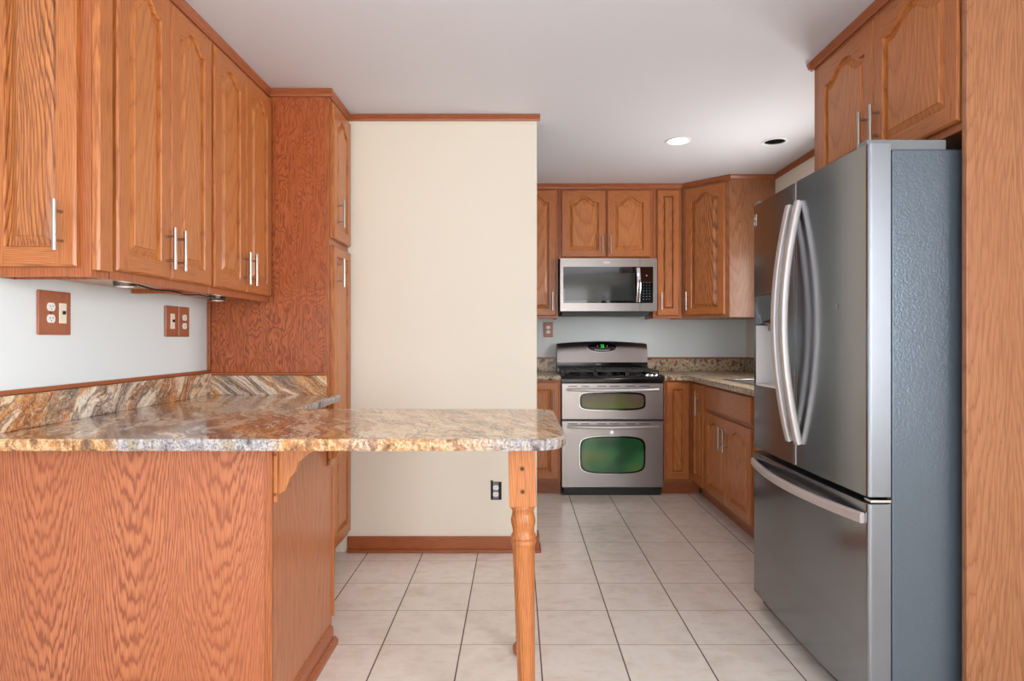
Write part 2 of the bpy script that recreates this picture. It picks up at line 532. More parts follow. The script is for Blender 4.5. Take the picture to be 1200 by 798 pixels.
def wall_x(name, x0, x1, holes, mat):
    """wall in a plane of constant x, holes (y0,y1,z0,z1)"""
    m = MB()
    y = YR - 0.0
    for (a, b, c, d) in sorted(holes):
        m.box(x0, y, 0, x1, a, H, mat)
        m.box(x0, a, 0, x1, b, c, mat)
        m.box(x0, a, d, x1, b, H, mat)
        y = b
    m.box(x0, y, 0, x1, YB, H, mat)
    return struct(name, m)
wall_x('wall_left', XL - 0.12, XL, [], WHITEW)
wall_x('wall_right', XR, XR + 0.12, [(3.3, 4.2, 1.08, 1.98), (-1.7, -0.1, 0.6, 2.1)], CREAM)
struct('wall_back', MB().box(XL - 0.12, YB, 0, XR + 0.12, YB + 0.12, H, WHITEW))
m = MB()
m.box(XL - 0.12, YR - 0.12, 0, -1.45, YR, H, CREAM); m.box(1.45, YR - 0.12, 0, XR + 0.12, YR, H, CREAM)
m.box(-1.45, YR - 0.12, 0, 1.45, YR, 0.45, CREAM); m.box(-1.45, YR - 0.12, 2.25, 1.45, YR, H, CREAM)
struct('wall_rear', m)
struct('wall_partition', MB().box(XL, YP, 0, XP, YP + 0.115, H, CREAM))

def window(name, a0, a1, z0, z1, plane, axis, mull):
    """axis 'x': window in plane x=plane spanning y a0..a1 ; 'y': in plane y=plane"""
    m = MB()
    def bx(p0, p1, q0, q1, d0, d1, mat=WHITEP, mm=None):
        mm = mm or m
        if axis == 'x':
            mm.box(plane + d0, p0, q0, plane + d1, p1, q1, mat)
        else:
            mm.box(p0, plane + d0, q0, p1, plane + d1, q1, mat)
    t = 0.045
    bx(a0, a1, z0, z0 + t, 0.03, 0.09); bx(a0, a1, z1 - t, z1, 0.03, 0.09)
    bx(a0, a0 + t, z0 + t, z1 - t, 0.03, 0.09); bx(a1 - t, a1, z0 + t, z1 - t, 0.03, 0.09)
    for k in range(1, mull + 1):
        c = a0 + (a1 - a0) * k / (mull + 1)
        bx(c - 0.025, c + 0.025, z0 + t, z1 - t, 0.035, 0.085)
    f = struct(name, m)
    g = MB()
    bx(a0 + t, a1 - t, z0 + t, z1 - t, 0.058, 0.062, PANE, g)
    obj('pane', g, f)
window('window_1', 3.3, 4.2, 1.08, 1.98, XR, 'x', 1)
window('window_2', -1.7, -0.1, 0.6, 2.1, XR, 'x', 1)
window('window_3', -1.45, 1.45, 0.45, 2.25, YR - 0.12, 'y', 2)

# baseboard and shoe on the partition, returning round its end
m = MB()
m.box(-0.945, YP - 0.014, 0, XP + 0.014, YP, 0.088, OAKT)
m.box(XP, YP, 0, XP + 0.014, YP + 0.115, 0.088, OAKT)
m.box(-0.945, YP - 0.026, 0, XP + 0.024, YP - 0.014, 0.018, OAKT)
m.box(XP + 0.014, YP - 0.014, 0, XP + 0.024, YP + 0.115, 0.018, OAKT)
struct('baseboard_partition', m, 0.003)

# crown strips: a small stepped profile along each run
def crown(name, p, q, out, ht=0.036, dp=0.020):
    """from p to q in plan; out = unit vector into the room"""
    m = MB()
    p, q, o = Vector((p[0], p[1])), Vector((q[0], q[1])), Vector(out).normalized()
    prof = [(0, 0), (0.35, 0.0), (0.5, 0.3), (0.85, 0.62), (1.0, 0.75), (1.0, 1.0), (0, 1.0)]
    n = len(prof)
    v = []
    for e in (p, q):
        for a, b in prof:
            g = e + o * dp * a
            v.append((g.x, g.y, H - 0.001 - ht + ht * b))
    m.add(v, [(i, (i + 1) % n, n + (i + 1) % n, n + i) for i in range(n)], OAKT)
    m.add(v, [tuple(range(n - 1, -1, -1)), tuple(range(n, 2 * n))], OAKT)
    return struct(name, m)
crown('trim_1', (-1.245, 1.83), (-1.245, 3.138), (1, 0))
crown('trim_2', (-1.245, 3.138), (-0.923, 3.138), (0, -1))
crown('trim_3', (-0.945, 3.138), (-0.945, YP), (1, 0))
crown('trim_4', (-0.945, YP), (XP + 0.018, YP), (0, -1), 0.034)
crown('trim_5', (-0.02, 5.05), (1.335, 5.05), (0, -1))
crown('trim_6', (1.325, 5.06), (1.627, 4.763), (-0.7, -0.71))
crown('trim_7', (1.62, 4.77), (1.969, 4.77), (0, -1))
crown('trim_8', (XR, 2.84), (XR, 4.77), (-1, 0))
crown('trim_9', (1.345, 1.866), (1.345, 2.852), (-1, 0), 0.032, 0.024)
crown('trim_10', (1.32, 2.83), (1.969, 2.83), (0, 1), 0.032, 0.022)
crown('trim_11', (XL, 1.83), (-1.223, 1.83), (0, -1))

# ------------------------------------------------------------------ cabinet builders
def handle_mesh(L=0.145):
    m = MB()
    m.cyl((0, -0.032, -L / 2), (0, -0.032, L / 2), 0.0062, NICKEL, 16)
    for z in (-L * 0.29, L * 0.29):
        m.cyl((0, 0, z), (0, -0.032, z), 0.0042, NICKEL, 12)
    return m.mesh('handle')
HMESH = handle_mesh()

def door_mesh(w, h, arch=True, t=0.02, sw=0.056, rise=0.05, rb=0.056, rt=0.05, panel=None):
    panel = panel or OAKP
    m = MB()
    if w < 0.2:
        sw = w * 0.27
    e = 0.006
    N = 28 if arch else 2
    R = rise if arch else 0.0
    rise_w = min(1.0, w / 0.3)
    R *= rise_w
    def bump(s_):
        if s_ > 0.80:
            return 0.0
        q = 1 - s_ / 0.80
        q = min(1.0, q * 1.12)
        return q * q * (3 - 2 * q) * 0.6 + 0.4 * math.sin(PI / 2 * q) ** 1.5
    def ring(d, y):
        x0, x1, z0 = sw + d, w - sw - d, rb + d
        pts = [(x0, y, z0), (x1, y, z0)]
        for i in range(N + 1):
            s_ = 1 - 2 * i / N
            zt = h - rt - (R * (1 - bump(abs(s_))) if arch else 0) - d
            pts.append(((x0 + x1) / 2 + s_ * (x1 - x0) / 2, y, zt))
        return pts
    # frame: two full-height stiles, two rails between them
    m.face([(e, 0, e), (sw, 0, e), (sw, 0, h - e), (e, 0, h - e)], OAKV)
    m.face([(w - sw, 0, e), (w - e, 0, e), (w - e, 0, h - e), (w - sw, 0, h - e)], OAKV)
    m.face([(sw, 0, e), (w - sw, 0, e), (w - sw, 0, rb), (sw, 0, rb)], OAKH)
    r0 = ring(0, 0)
    top = r0[2:]
    for i in range(len(top) - 1):
        a, b = top[i], top[i + 1]
        m.face([a, (a[0], 0, h - e), (b[0], 0, h - e), b], OAKH)
    # lip, edge and back
    o = [(0, e, 0), (w, e, 0), (w, e, h), (0, e, h)]
    i_ = [(e, 0, e), (w - e, 0, e), (w - e, 0, h - e), (e, 0, h - e)]
    bk = [(0, t, 0), (w, t, 0), (w, t, h), (0, t, h)]
    for k in range(4):
        j = (k + 1) % 4
        mm = OAKH if k in (0, 2) else OAKV
        m.face([o[k], o[j], i_[j], i_[k]], mm)
        m.face([bk[k], bk[j], o[j], o[k]], mm)
    m.face([bk[3], bk[2], bk[1], bk[0]], OAKV)
    sc_ = 1.0 if w >= 0.2 else 0.45
    rings = [r0, ring(0.0025, 0.0035), ring(0.0040, 0.0135), ring(0.010 * sc_ + 0.001, 0.0140), ring(0.032 * sc_, 0.0045), ring(0.0335 * sc_, 0.0020)]
    for a, b in zip(rings, rings[1:]):
        n = len(a)
        for k in range(n):
            j = (k + 1) % n
            m.face([a[k], a[j], b[j], b[k]], panel)
    m.face(rings[-1], panel)
    return m.mesh('door')

def cab_door(root, x, z, w, h, arch=True, hx=None, hz=None, kw=None):
    d = link('door', door_mesh(w, h, arch, **(kw or {})), root, 0, (x, -0.0205, z))
    if hx is not None:
        link('handle', HMESH, d, 0, (hx, 0, hz))
    return d

def wall_cabinet(name, label, loc, rot, w, h, d, doors, group=None):
    r = thing(name, label, 'cabinet', loc, rot, group)
    m = MB()
    # carcass with an open recessed underside
    m.box(0, 0, 0.0, w, 0.019, h, OAKF)
    m.box(0, 0.019, 0.0, 0.015, d, h, OAKF); m.box(w - 0.015, 0.019, 0.0, w, d, h, OAKF)
    m.box(0.015, 0.019, 0.016, w - 0.015, d, 0.03, OAKUND)
    m.box(0.015, 0.019, h - 0.015, w - 0.015, d, h, OAKF)
    m.box(0.015, d - 0.01, 0.03, w - 0.015, d, h - 0.015, OAKF)
    obj('body', m, r, 0.0015)
    for a in doors:
        cab_door(r, *a)
    return r

def base_cabinet(name, label, loc, rot, w, d, doors, drawers=(), h=0.876, group=None, toe=0.0):
    r = thing(name, label, 'cabinet', loc, rot, group)
    m = MB()
    m.box(0, 0, 0.1, w, d, h, OAKF)
    obj('body', m, r, 0.0015)
    m = MB()
    m.box(0, 0.065, 0.0, w + toe, 0.085, 0.1, OAKT)
    obj('toe_board', m, r)
    for a in doors:
        cab_door(r, *a)
    for (x, z, ww, hh) in drawers:
        q = MB()
        q.prism([(0, 0), (ww, 0), (ww, hh), (0, hh)], 0.006, 0.02, OAKH, 'y')
        e = 0.006
        o = [(0, e, 0), (ww, e, 0), (ww, e, hh), (0, e, hh)]
        i_ = [(e, 0, e), (ww - e, 0, e), (ww - e, 0, hh - e), (e, 0, hh - e)]
        for k in range(4):
            j = (k + 1) % 4
            q.face([o[k], o[j], i_[j], i_[k]], OAKH)
        q.face(i_, OAKH)
        obj('drawer_front', q, r, 0, (x, -0.0205, z))
    return r

RP, RN = PI / 2, -PI / 2
# ------------------------------------------------------------------ left wall cabinets (faces look to +X)
wall_cabinet('wall_cabinet', 'oak upper cabinet with one bar handle, facing forward at the near end of left wall',
             (-1.549, 1.83, 1.372), 0, 0.303, 1.065, 0.078, [(0.008, 0.028, 0.262, 0.985, True, 0.225, 0.115, dict(panel=OAKB))])
# slim applied strip that trims that cabinet's flank
q = MB()
q.prism([(0, 0.006), (0, 0.02), (0.068, 0.02), (0.068, 0.006), (0.062, 0), (0.006, 0)][::-1], 0.02, 1.01, OAKV)
end_cab = bpy.data.objects['wall_cabinet']
s_ = obj('side_strip', q, end_cab)
s_.location = (0.303 + 0.0205, 0.003, 0.0)
s_.rotation_euler = (0, 0, RP)
wall_cabinet('wall_cabinet', 'oak double-door upper cabinet over the double outlet plate, nearer pair on left wall',
             (-1.245, 1.912, 1.372), RP, 0.612, 1.065, 0.303,
             [(0.008, 0.028, 0.293, 0.985, True, 0.262, 0.105), (0.307, 0.028, 0.293, 0.985, True, 0.031, 0.105)])
wall_cabinet('wall_cabinet', 'oak double-door upper cabinet on left wall tucked against the tall pantry',
             (-1.245, 2.526, 1.372), RP, 0.611, 1.065, 0.303,
             [(0.010, 0.028, 0.292, 0.985, True, 0.261, 0.105), (0.308, 0.028, 0.292, 0.985, True, 0.031, 0.105)])
# ------------------------------------------------------------------ pantry
pan = thing('pantry_cabinet', 'tall oak pantry cabinet floor to ceiling beside the cream partition wall', 'cabinet', (-0.945, 3.14, 0), RP)
m = MB()
m.box(0, 0.019, 0.1, 0.354, 0.603, 2.438, OAKROT)
obj('body', m, pan, 0.0015)
m = MB()
m.box(0, 0, 0.1, 0.354, 0.019, 2.438, OAKF)
obj('face_frame', m, pan, 0.0015)
m = MB(); m.box(0, 0.07, 0.0, 0.354, 0.09, 0.1, OAKT)
obj('toe_board', m, pan)
cab_door(pan, 0.022, 1.700, 0.318, 0.685, True, 0.066, 0.135)
cab_door(pan, 0.022, 0.125, 0.318, 1.540, False, 0.066, 1.405)

# ------------------------------------------------------------------ peninsula
PY, PX = 1.85, -0.727      # near panel and end panel planes
pc = thing('peninsula_cabinet', 'red-oak peninsula base with a plain veneer back under the gold granite top', 'cabinet', (XL, PY, 0))
Wp = PX - XL
m = MB(); m.box(0.001, 0, 0, Wp - 0.016, 0.012, 0.875, OAKVEN)
obj('back_panel', m, pc)
m = MB(); m.prism([(0.012, 0.0), (0.585, 0.0), (0.585, 0.075), (0.605, 0.075), (0.605, 0.875), (0.012, 0.875)][::1], Wp - 0.016, Wp, OAKSIDE, 'x')
obj('end_panel', m, pc, 0.001)
m = MB(); m.box(Wp - 0.018, -0.004, 0, Wp + 0.003, 0.012, 0.875, OAKF)
obj('corner_bead', m, pc, 0.002)
m = MB(); m.box(0.001, 0.012, 0.1, Wp - 0.016, 0.600, 0.875, OAKF)
obj('body', m, pc)
m = MB(); m.box(Wp - 0.05, 0.605, 0.1, Wp + 0.006, 0.625, 0.86, OAKV)
obj('face_frame', m, pc, 0.003)
m = MB(); m.box(0.001, 0.545, 0, Wp - 0.016, 0.560, 0.1, DARKTOE)
obj('toe_board', m, pc)
m = MB()
m.prism([(Wp, 0.0), (Wp + 0.012, 0.0), (Wp + 0.012, 0.062), (Wp + 0.008, 0.074), (Wp, 0.08)], -0.004, 0.585, OAKT, 'y')
m.prism([(Wp + 0.012, 0.0), (Wp + 0.028, 0.0), (Wp + 0.026, 0.016), (Wp + 0.018, 0.026), (Wp + 0.012, 0.028)], -0.004, 0.600, OAKT, 'y')
obj('base_molding', m, pc, 0.001)

# base cabinet under the left wall worktop
base_cabinet('base_cabinet', 'oak base cabinet tucked between the peninsula and the tall pantry', (-0.955, 2.49, 0), RP, 0.645, 0.59,
             [(0.32, 0.125, 0.3, 0.72, False, 0.04, 0.62)])

# granite slab of the peninsula: L in plan, rounded free end, chipped edge
def outline(pts, step=0.014):
    out = []
    for i, p in enumerate(pts):
        q = pts[(i + 1) % len(pts)]
        d = math.dist(p, q)
        k = max(1, int(d / step))
        out += [(p[0] + (q[0] - p[0]) * j / k, p[1] + (q[1] - p[1]) * j / k) for j in range(k)]
    return out
def arc(cx, cy, r, a0, a1, n=10):
    return [(cx + r * math.cos(math.radians(a0 + (a1 - a0) * i / n)), cy + r * math.sin(math.radians(a0 + (a1 - a0) * i / n))) for i in range(n + 1)]
def slab(name, pts, z0, z1, top, edge, parent=None, rough=0.0022):
    rnd = random.Random(3)
    o = outline(pts)
    n = len(o)
    m = MB()
    rows = []
    levels = [0.0, 0.18, 0.45, 0.75, 1.0]
    for li, l in enumerate(levels):
        row = []
        for i, p in enumerate(o):
            a, b = Vector(o[i - 1]), Vector(o[(i + 1) % n])
            t = (b - a).normalized()
            nx, ny = t.y, -t.x
            k = rnd.uniform(-1, 1) * rough - (0.004 if li in (0, len(levels) - 1) else 0.0)
            row.append((p[0] + nx * k, p[1] + ny * k, z1 + (z0 - z1) * l))
        rows.append(row)
    v = [p for r in rows for p in r]
    f = [((j + 1) * n + i, (j + 1) * n + (i + 1) % n, j * n + (i + 1) % n, j * n + i) for j in range(len(rows) - 1) for i in range(n)]
    m.add(v, f, edge, True)
    m.add(v, [tuple(range(n)), tuple(range(len(v) - 1, len(v) - n - 1, -1))], top)
    return obj(name, m, parent)
YE, YF, XE = 1.742, 2.50, 0.142
P = [(XL + 0.005, YE)] + arc(XE - 0.10, YE + 0.10, 0.10, -90, 0) + arc(XE - 0.085, YF - 0.085, 0.085, 0, 90) + \
    [(-0.885, YF), (-0.885, 3.134), (XL + 0.005, 3.134)]
ct = thing('granite_countertop', 'gold and grey veined granite peninsula top on turned oak legs with chipped edge', 'countertop', (XL, YE, 0.877))
def at_parent(o, par):
    o.parent = par
    o.matrix_parent_inverse = Matrix.Translation(par.location).inverted()
    return o
at_parent(slab('slab', P, 0.877, 0.91, GRAN, GRANE), ct)
m = MB()
m.box(XL + 0.001, 1.76, 0.9102, XL + 0.022, 3.1375, 1.018, GRAN)
m.box(XL + 0.022, 3.117, 0.9102, -0.952, 3.1375, 1.006, GRANR)
at_parent(obj('backsplash', m, None, 0.002), ct)
m = MB()
m.box(XL + 0.001, 1.76, 1.019, XL + 0.014, 3.1375, 1.034, OAKT)
struct('trim_12', m, 0.002)
m = MB(); m.box(XL + 0.014, 3.125, 1.0065, -0.952, 3.1385, 1.022, OAKT)
struct('trim_13', m, 0.002)
m = MB(); m.box(XL + 0.001, 3.122, 1.036, XL + 0.016, 3.1385, 1.37, OAKT)
struct('trim_14', m, 0.002)

# brackets under the overhang, screwed to the end panel: a back board and an ogee arm
def bracket(y, label=None):
    m = MB()
    m.box(0.0, -0.012, -0.172, 0.012, 0.030, -0.001, OAKLEG)
    pts = [(0.012, -0.001), (0.012, -0.150)]
    prof = [(0.030, -0.140), (0.040, -0.118), (0.046, -0.100), (0.058, -0.088), (0.064, -0.074), (0.070, -0.056), (0.082, -0.046), (0.092, -0.036), (0.104, -0.028), (0.116, -0.022), (0.124, -0.016), (0.124, -0.001)]
    m.prism((pts + prof), -0.002, 0.020, OAKLEG, 'y')
    b_ = obj('bracket', m, pc, 0.0015)
    b_.location = (PX + 0.0035 - XL, y - PY, 0.876)
    for z in (-0.030, -0.148):
        m = MB(); m.cyl((0.006, -0.012, z), (0.006, -0.0135, z), 0.0042, BRASSD, 14)
        obj('screw', m, b_)
bracket(1.868)
bracket(2.405)

# turned legs screwed up into the slab
def leg(x, y, tilt, foot):
    hw = 0.0395
    prof = [(0.020, 0.0), (0.0265, 0.004), (0.0265, 0.03), (0.0250, 0.10), (0.0272, 0.25), (0.0310, 0.48), (0.0335, 0.575),
            (0.0345, 0.580), (0.0375, 0.586), (0.0375, 0.592), (0.033, 0.598), (0.0375, 0.602), (0.036, 0.609), (0.0315, 0.616), (0.0325, 0.630), (0.0365, 0.645), (0.0365, 0.655), (0.0325, 0.672), (0.0315, 0.680), (0.0345, 0.686), (0.0365, 0.692), (0.034, 0.700)]
    if foot:
        prof = [(0.018, 0.0), (0.036, 0.006), (0.042, 0.018), (0.040, 0.034), (0.028, 0.046), (0.026, 0.056), (0.031, 0.064), (0.026, 0.074), (0.0225, 0.12)] + prof[4:]
    m = MB()
    m.lathe(prof, OAKLEG)
    m.box(-hw, -hw, 0.699, hw, hw, 0.8765, OAKLEG)
    lg = obj('leg', m, ct, 0.002)
    lg.location = (x - XL, y - YE, -0.877)
    lg.rotation_euler = (0, tilt, 0)
    for z in (0.745, 0.812):
        m = MB()
        m.cyl((0, -hw - 0.0002, z), (0, -hw - 0.002, z), 0.0072, BRASSD, 16)
        m.cyl((0, -hw - 0.002, z), (0, -hw - 0.0024, z), 0.0035, SLOT, 10)
        obj('screw', m, lg)
leg(0.031, 1.86, -0.020, False)
leg(0.024, 2.36, 0.0, True)

# ------------------------------------------------------------------ left wall fittings
def puck(label, x, y):
    r = thing('puck_light', label, 'light', (x, y, 1.387), 0, 'under-cabinet puck lights')
    m = MB(); m.lathe([(0.034, -0.021), (0.036, -0.018), (0.036, -0.002), (0.034, 0.0)], PUCKH)
    obj('housing', m, r)
    m = MB(); m.lathe([(0.024, -0.0235), (0.026, -0.0212)], PUCKLENS)
    obj('lens', m, r)
    l = bpy.data.lights.new('puck_glow', 'POINT'); l.energy = 0.06; l.color = (1, 0.93, 0.82); l.shadow_soft_size = 0.02
    lo = bpy.data.objects.new('puck_glow', l); lo.location = (0, 0, -0.045); lo.parent = r; col.objects.link(lo)
    return r
puck('round nickel puck light under the nearer left upper cabinets', -1.315, 2.10)
puck('round nickel puck light under the left upper cabinet next to the pantry', -1.375, 2.87)
m = MB()
pts = [(-1.33, 2.137 + 0.69 * i / 20, 1.3775 + 0.003 * math.sin(i * 0.9) - 0.004 * math.sin(PI * i / 20)) for i in range(21)]
pts = [(p[0] - 0.04 * i / 20, p[1], p[2]) for i, p in enumerate(pts)]
m.sweep(pts, (1, 0, 0), BLACKM, 0.003, 0.003, 8, 2.0)
tag(obj('light_cable', m), 'thin dark cable strung under the left upper cabinets between two puck lights', 'cable')

def duplex(m, x, z, y, face=WHITEP, s=1.0):
    """two round-ish outlet faces with slots, front at local -y"""
    for dz in (0.0195 * s, -0.0195 * s):
        n = 20
        poly = [(x + 0.0168 * s * math.cos(2 * PI * i / n), z + dz + max(-0.0135, min(0.0135, 0.0168 * math.sin(2 * PI * i / n))) * s) for i in range(n)]
        m.prism(poly[::-1], y, y + 0.004, face, 'y')
        for dx in (-0.006, 0.006):
            m.box(x + (dx - 0.001) * s, y - 0.0004, z + dz - 0.002 * s, x + (dx + 0.001) * s, y + 0.001, z + dz + 0.006 * s, SLOT)
        m.cyl((x, y - 0.0004, z + dz - 0.007 * s), (x, y + 0.001, z + dz - 0.007 * s), 0.002 * s, SLOT, 8)
    m.cyl((x, y + 0.001, z), (x, y + 0.004, z), 0.003, BRASSD, 10)

def plate(name, label, loc, rot, w, h, kinds, group='oak outlet and switch plates'):
    r = thing(name, label, 'outlet' if 'switch' not in name else 'switch', loc, rot, group)
    m = MB(); m.box(-w / 2, -0.009, -h / 2, w / 2, -0.0005, h / 2, OAKPLATE)
    obj('cover_plate', m, r, 0.003)
    for kind, x in kinds:
        m = MB()
        if kind == 'duplex':
            duplex(m, x, 0, -0.0125)
            obj('receptacle', m, r, 0.0)
        else:
            m.box(x - 0.0165, -0.0125, -0.034, x + 0.0165, -0.0092, 0.034, IVORY)
            m.box(x - 0.0035, -0.020, -0.004, x + 0.0035, -0.0125, 0.008, SLOT)
            obj('switch_insert', m, r, 0.001)
    return r
plate('outlet_plate', 'wide oak wall plate with duplex outlet and ivory switch under the nearest left cabinets', (XL, 2.088, 1.276), RP, 0.146, 0.146, [('duplex', -0.022), ('switch', 0.031)])
plate('switch_plate', 'narrow oak switch plate on left wall, left of the small duplex plate', (XL, 2.795, 1.268), RP, 0.100, 0.138, [('switch', 0.0)])
plate('outlet_plate', 'narrow oak duplex outlet plate on left wall just right of the oak switch plate', (XL, 2.896, 1.268), RP, 0.092, 0.138, [('duplex', 0.0)])
plate('outlet_plate', 'small oak duplex outlet plate on the back wall above the range, left side', (0.268, YB, 1.268), 0, 0.080, 0.128, [('duplex', 0.0)])

r = thing('wall_outlet', 'uncovered white duplex outlet in a black box low on the cream partition', 'outlet', (-0.117, YP, 0.341))
m = MB(); m.box(-0.030, -0.003, -0.050, 0.030, -0.0005, 0.050, SLOT)
m.box(-0.030, -0.006, 0.047, -0.018, -0.0005, 0.058, SLOT)
obj('box', m, r)
m = MB(); m.box(-0.018, -0.0055, -0.044, 0.014, -0.003, 0.048, GREYP)
duplex(m, -0.002, 0, -0.0085, WHITEP, 0.95)
obj('receptacle', m, r)

# ------------------------------------------------------------------ back wall upper cabinets
UB = 1.355
wall_cabinet('wall_cabinet', 'oak upper cabinet left of the microwave, partly behind the cream partition', (-0.03, 5.05, UB), 0, 0.360, 1.082, 0.328,
             [(0.028, 0.022, 0.315, 1.012, True, 0.285, 0.115)])
wall_cabinet('wall_cabinet', 'short oak double-door cabinet directly above the microwave', (0.332, 5.05, 1.835), 0, 0.763, 0.602, 0.328,
             [(0.026, 0.012, 0.355, 0.540, True, 0.326, 0.098), (0.393, 0.012, 0.348, 0.540, True, 0.024, 0.098)])
wall_cabinet('wall_cabinet', 'slim oak upper cabinet with one narrow door right of the microwave', (1.097, 5.05, UB), 0, 0.236, 1.082, 0.328,
             [(0.031, 0.022, 0.178, 1.012, False, 0.028, 0.115, dict(panel=OAKB))])
r = thing('corner_wall_cabinet', 'oak corner upper cabinet with an angled door between back and right walls', 'cabinet', (1.335, 5.05, UB), 0)
m = MB()
poly = [(0, 0), (0.285, -0.28), (0.634, -0.28), (0.634, 0.329), (0, 0.329)]
m.prism(poly, 0.0, 1.082, OAKTALL)
obj('body', m, r, 0.0015)
ang = math.atan2(-0.28, 0.285)
d = link('door', door_mesh(0.335, 1.012, True, panel=OAKB), r, 0, (0.032 * math.cos(ang) + 0.0205 * math.sin(ang), 0.032 * math.sin(ang) - 0.0205 * math.cos(ang), 0.022))
d.rotation_euler = (0, 0, ang)
link('handle', HMESH, d, 0, (0.028, 0, 0.115))

# ------------------------------------------------------------------ microwave
r = thing('microwave', 'stainless over-range microwave with black window mounted above the range', 'microwave', (0.343, 4.975, 1.378))
W_, Hm = 0.770, 0.452
m = MB(); m.box(0.004, 0.03, 0.030, W_ - 0.004, 0.403, Hm - 0.002, STEEL)
m.box(0.012, 0.02, 0.0, W_ - 0.06, 0.39, 0.030, BLACKM)
obj('body', m, r, 0.002)
m = MB()
m.box(0, 0, 0.032, W_, 0.03, 0.096, STEEL); m.box(0, 0, 0.385, W_, 0.03, Hm, STEEL)
m.box(0, 0, 0.096, 0.024, 0.03, 0.385, STEEL); m.box(W_ - 0.031, 0, 0.096, W_, 0.03, 0.385, STEEL)
m.box(0.633, -0.0006, 0.032, 0.635, 0.01, 0.096, SLOT); m.box(0.633, -0.0006, 0.385, 0.635, 0.01, Hm, SLOT)
fr = obj('front_frame', m, r)
m = MB(); m.box(0.024, 0.002, 0.096, 0.634, 0.028, 0.385, BLKGLASS)
dr = obj('door', m, r)
m = MB(); m.box(0.036, 0.0012, 0.116, 0.594, 0.0019, 0.334, MICROGL)
obj('window_pane', m, dr)
m = MB()
path = [(0, -0.012 - 0.030 * math.sin(PI * t / 16), 0.104 + 0.270 * t / 16) for t in range(17)]
m.sweep([(0.618, p[1], p[2]) for p in path], (1, 0, 0), CHROME, 0.016, 0.005)
m.box(0.606, -0.014, 0.104, 0.630, 0.002, 0.118, CHROME); m.box(0.606, -0.014, 0.360, 0.630, 0.002, 0.374, CHROME)
obj('handle', m, dr)
m = MB(); m.box(0.636, 0.002, 0.096, W_ - 0.031, 0.028, 0.385, BLKGLASS)
for i in range(3):
    for j in range(7):
        mm = MARKY if (i, j) in ((2, 0), (2, 3)) else MARKW
        m.box(0.661 + 0.024 * i, 0.0012, 0.126 + 0.022 * j, 0.6655 + 0.024 * i, 0.002, 0.1285 + 0.022 * j, mm)
m.box(0.683, 0.0012, 0.312, 0.692, 0.002, 0.318, MARKW)
obj('control_panel', m, r)
m = MB()
for i in range(24):
    t0, t1 = PI * 1.5 * i / 24 + 0.6, PI * 1.5 * (i + 1) / 24 + 0.6
    e = lambda t, a: (0.372 + a * math.cos(t), -0.0012, 0.418 + a * 0.45 * math.sin(t))
    m.face([e(t0, 0.022), e(t1, 0.022), e(t1, 0.018), e(t0, 0.018)], MARKW)
for i in range(9):
    m.box(0.346 + 0.0062 * i, -0.0014, 0.413, 0.3495 + 0.0062 * i, -0.0004, 0.421 if i % 3 else 0.425, MARKW)
obj('badge', m, fr)

# ------------------------------------------------------------------ range
r = thing('gas_range', 'stainless double-oven gas range with black cooktop and green-tinted oven glass', 'range', (0.336, 4.742, 0))
W_ = 0.776
m = MB()
m.box(0.004, 0.036, 0.055, W_ - 0.004, 0.62, 0.853, BLACKM)
m.box(0.02, 0.02, 0.0, W_ - 0.02, 0.60, 0.055, BLACKM)
obj('body', m, r, 0.002)
m = MB()
m.prism([(0.004, 0.855), (0.62, 0.855), (0.62, 0.908), (0.06, 0.908), (0.02, 0.902), (0.004, 0.886)], 0.0, W_, BLACK, 'x')
m.box(0, 0.05, 0.906, 0.016, 0.56, 0.914, BLACK); m.box(W_ - 0.016, 0.05, 0.906, W_, 0.56, 0.914, BLACK)
obj('cooktop', m, r, 0.003)
def superel(cx, cz, a, b, nx=7.0, nz=3.2, k=56):
    # barrel: long sides bulge gently, corners rounded
    out = []
    for i in range(k):
        t = 2 * PI * i / k
        c, s_ = math.cos(t), math.sin(t)
        q = (abs(c) ** 7 + abs(s_) ** 7) ** (-1 / 7)
        x, z = c * q, s_ * q
        x, z = x * (1 - 0.025 * z * z), z * (1 - 0.09 * x * x)
        out.append((cx + a * x, cz + b * z))
    return out
